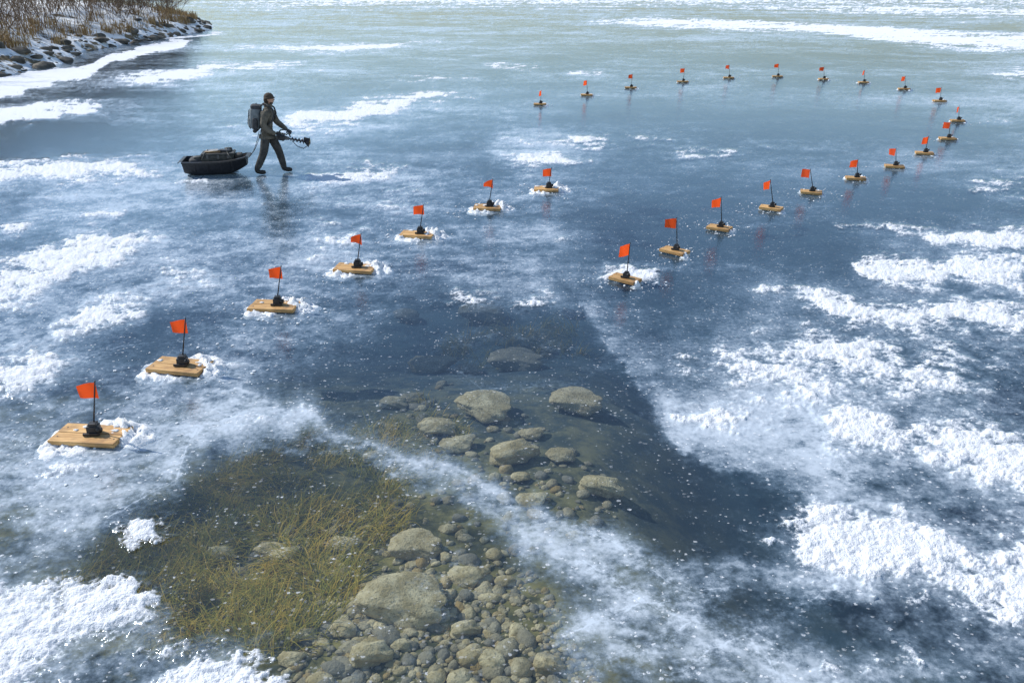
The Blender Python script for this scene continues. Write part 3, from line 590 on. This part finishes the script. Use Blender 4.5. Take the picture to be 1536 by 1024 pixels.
b.box((-.05,.03,.515),(.28,.24,.05),M['grey'],(0,0,.3),.015); b.box((.22,-.04,.525),(.26,.18,.07),M['black'],(0,0,-.2),.02); b.box((.30,.1,.53),(.16,.12,.09),M['crate'],(0,0,.4),.02)
b.cyl((-.2,-.12,.52),(.15,-.14,.53),.022,.022,M['tan'],10); b.ball((-.42,0,.30),(.17,.24,.10),M['packd'],seg=16,fn=sq); b.ball((-.38,-.1,.39),(.10,.1,.05),M['crate'],seg=14,fn=sq); b.ball((.52,.05,.36),(.1,.18,.09),M['pants'],seg=14,fn=sq)
b.tube([(-.28,-.3,.36),(-.2,-.23,.50),(-.15,0,.55),(-.2,.23,.5),(-.28,.3,.36)],.012,M['rope'],6); b.tube([(.4,-.3,.38),(.32,-.23,.51),(.28,0,.575),(.32,.23,.5),(.4,.3,.38)],.012,M['rope'],6)
b.obj("cargo_box",parent=sled)
mw=Matrix.Translation(man.location)@Matrix.Rotation(man.rotation_euler[2],4,'Z'); sw=Matrix.Translation(sled.location)@Matrix.Rotation(sled.rotation_euler[2],4,'Z')
b=MB()
for s_ in (-1,1):
    a_=sw@Vector((.74,s_*.2,.36)); c_=mw@Vector((-.15,s_*.12,1.0)); pts=[]
    for k in range(15):
        f=k/14; q=a_.lerp(c_,f); q.z-=.35*4*f*(1-f)*.35; pts.append(q)
    b.tube(pts,.007,M['rope'],6)
b.obj("tow_rope")
# ------------------------------------------------------------------ shore bank
SH=[(-60,5),(-44,16),(-33,26),(-26,36),(-24.2,41),(-25,47),(-27.6,55),(-27.5,62),(-27.3,70),(-28.0,80),(-33,92),(-46,105),(-80,120),(-160,140),(-300,150),(-300,5)]
def shore_d(X,Y):
    P=np.array(SH,float); d=np.full(X.shape,1e9); ins=np.zeros(X.shape,bool)
    for i in range(len(P)):
        a=P[i]; b_=P[(i+1)%len(P)]; e=b_-a; t=np.clip(((X-a[0])*e[0]+(Y-a[1])*e[1])/(e@e),0,1); d=np.minimum(d,np.hypot(X-a[0]-t*e[0],Y-a[1]-t*e[1]))
        ins^=((a[1]>Y)!=(b_[1]>Y))&(X<(b_[0]-a[0])*(Y-a[1])/(b_[1]-a[1]+1e-12)+a[0])
    return np.where(ins,d,-d)
def bank_z(X,Y):
    d=shore_d(X,Y)+1.0*fbm(X,Y,4,4,310); dd=np.clip(d,0,None)
    return np.where(d<0,-.15+np.maximum(d,-1)*.3,-.15)+1.3*(1-np.exp(-dd/2.6))+.13*dd*np.exp(-dd/40)+.30*fbm(X,Y,2.2,5,320)*sstep(0,2,dd)
gx=np.concatenate([np.linspace(-200,-60,40)[:-1],np.linspace(-60,-20,220)]); gy=np.linspace(2,150,450); GX,GY=np.meshgrid(gx,gy); GX=GX.ravel(); GY=GY.ravel(); GZ=bank_z(GX,GY)
m,n,p,o=newmat("snowy_bank"); ge=N(n,"ShaderNodeNewGeometry"); v=ge.outputs['Position']; sx=N(n,"ShaderNodeSeparateXYZ"); L(n,ge.outputs['Normal'],sx.inputs[0])
gr=mixc(n,noise(n,v,2.5,4),(0.05,0.04,0.025),(0.22,0.17,0.09)); k_=math_(n,'ADD',sx.outputs[2],math_(n,'MULTIPLY',math_(n,'SUBTRACT',noise(n,v,.9,6,.65),.5),1.8))
L(n,mixc(n,mrange(n,k_,.72,.84),gr,(0.76,0.80,0.84)),p.inputs['Base Color']); p.inputs['Roughness'].default_value=.85
b_=N(n,"ShaderNodeBump"); b_.inputs['Distance'].default_value=.12; b_.inputs['Strength'].default_value=.6; L(n,noise(n,v,4,4,.65),b_.inputs['Height']); L(n,b_.outputs[0],p.inputs['Normal'])
bf=grid_faces(len(gy),len(gx)); bf=bf[(GZ>-.2)[bf].any(1)]
np_mesh("snowy_shore_bank",np.stack([GX,GY,GZ],1),bf,m)
M['srock']=simple("shore_rock_stone",(0.045,0.042,0.036),(0.15,0.135,0.11),.85,1.5,.8,.05,'Object')
its=[]
def along(f):
    P=SH[2:13]; L_=[math.dist(P[i],P[i+1]) for i in range(len(P)-1)]; s=f*sum(L_)
    for i,l in enumerate(L_):
        if s<=l: t=s/l; return (P[i][0]+(P[i+1][0]-P[i][0])*t,P[i][1]+(P[i+1][1]-P[i][1])*t)
        s-=l
    return P[-1]
for k in range(420):
    x,y=along(random.random()*.85); x-=abs(random.gauss(0,1.2))-.1; y+=random.uniform(-.8,.8); s=.08+.45*random.random()**3
    z=float(bank_z(np.array([x]),np.array([y]))[0]); its.append((x,y,max(z,0)+s*.05,s*1.3,s,s*.8,random.random()*6,0,random.randrange(6)))
scatter("shore_rocks",its,M['srock'])
def twigmat(name,c1,c2):
    m,n,p,o=newmat(name); at=N(n,"ShaderNodeAttribute",attribute_name="rnd"); L(n,mixc(n,at.outputs['Fac'],c1,c2),p.inputs['Base Color']); p.inputs['Roughness'].default_value=.85; return m
M['twig']=twigmat("bare_twigs",(0.06,0.040,0.027),(0.28,0.19,0.12)); M['dry']=twigmat("dry_grass_blades",(0.20,0.12,0.05),(0.48,0.34,0.16))
def shrub(x0,y0,hgt,seed,name="bare_shrub"):
    R_=random.Random(seed); segs=[]
    def grow(p,d,l,r,lev):
        q=p
        for s in range(3):
            d=(d+Vector((R_.gauss(0,.14),R_.gauss(0,.14),R_.gauss(.03,.1)))).normalized(); nq=q+d*l/3; segs.append((q,nq,r*(1-s*.15))); q=nq
            if lev<3 and (s>0 or lev>0):
                for _ in range(R_.choice((1,1,2))): 
                    nd=(d+Vector((R_.gauss(0,.55),R_.gauss(0,.55),R_.gauss(.1,.35)))).normalized(); grow(q,nd,l*R_.uniform(.45,.7),r*.6,lev+1)
    z0=float(bank_z(np.array([x0]),np.array([y0]))[0])
    for _ in range(R_.randint(4,7)):
        grow(Vector((x0+R_.gauss(0,.25),y0+R_.gauss(0,.25),z0-.1)),Vector((R_.gauss(0,.35),R_.gauss(0,.35),1)).normalized(),hgt*R_.uniform(.4,.6),.024,0)
    A=np.array([s[0][:] for s in segs]); B=np.array([s[1][:] for s in segs]); r=np.array([max(s[2],.0075) for s in segs]); nn=len(segs)
    D=B-A; D/=np.linalg.norm(D,axis=1)[:,None]; U=np.cross(D,[.3,.2,.93]); U/=np.linalg.norm(U,axis=1)[:,None]; W_=np.cross(D,U); C=[]
    for P,rr_ in ((A,r),(B,r*.8)):
        for a in (0,2.094,4.189): C.append(P+(U*math.cos(a)+W_*math.sin(a))*rr_[:,None])
    C=np.stack(C,1).reshape(-1,3); base=np.arange(nn)[:,None]*6; fa=np.concatenate([base+np.array([[j,(j+1)%3,3+(j+1)%3,3+j]]) for j in range(3)])
    rv=np.repeat(np.clip(np.array([R_.random() for _ in range(nn)])*.5+.5*R_.random(),0,1),6)
    np_mesh(name,C,fa,M['twig'],{'rnd':rv},smooth=False)
k=0
for y in np.arange(34,100,1.7):
    P=SH; xs=None
    for i in range(2,13):
        a,b2=P[i],P[i+1]
        if a[1]<=y<=b2[1]: xs=a[0]+(b2[0]-a[0])*(y-a[1])/(b2[1]-a[1])
    if xs is None: continue
    for row in range(5):
        x=xs-2.8-row*2.2-random.uniform(0,1.8); shrub(x,y+random.uniform(-.9,.9),random.uniform(2.8,4.8)+row*.5,3000+k); k+=1
C=[];Fs=[];R=[];off=0
gp=[]
for _ in range(1200):
    x,y=along(random.random()*.9); x-=1.3+abs(random.gauss(0,2.4)); y+=random.uniform(-1,1); gp.append((x,y))
gp=np.array(gp); gp=gp[fbm(gp[:,0],gp[:,1],3,3,950)>.0]; gz=bank_z(gp[:,0],gp[:,1])
for (x,y),z in zip(gp,gz):
    for j in range(14):
        a=random.uniform(0,6.28); ln=random.uniform(.3,.9); le=random.uniform(.1,.7); w_=.016; bx_,by_=x+random.gauss(0,.15),y+random.gauss(0,.15)
        dx,dy=math.cos(a),math.sin(a); p1=(bx_+dx*ln*le*.4,by_+dy*ln*le*.4,z+ln*.6); p2=(bx_+dx*ln*le,by_+dy*ln*le,z+ln*(1-le*.4))
        C+=[(bx_-dy*w_,by_+dx*w_,z-.05),(bx_+dy*w_,by_-dx*w_,z-.05),(p1[0]+dy*w_,p1[1]-dx*w_,p1[2]),(p1[0]-dy*w_,p1[1]+dx*w_,p1[2]),(p2[0]+dy*w_*.3,p2[1]-dx*w_*.3,p2[2]),(p2[0]-dy*w_*.3,p2[1]+dx*w_*.3,p2[2])]
        Fs+=[(off,off+1,off+2,off+3),(off+3,off+2,off+4,off+5)]; R+=[random.random()]*6; off+=6
np_mesh("dry_grass",np.array(C),np.array(Fs),M['dry'],{'rnd':np.array(R)},smooth=False)
print("done")
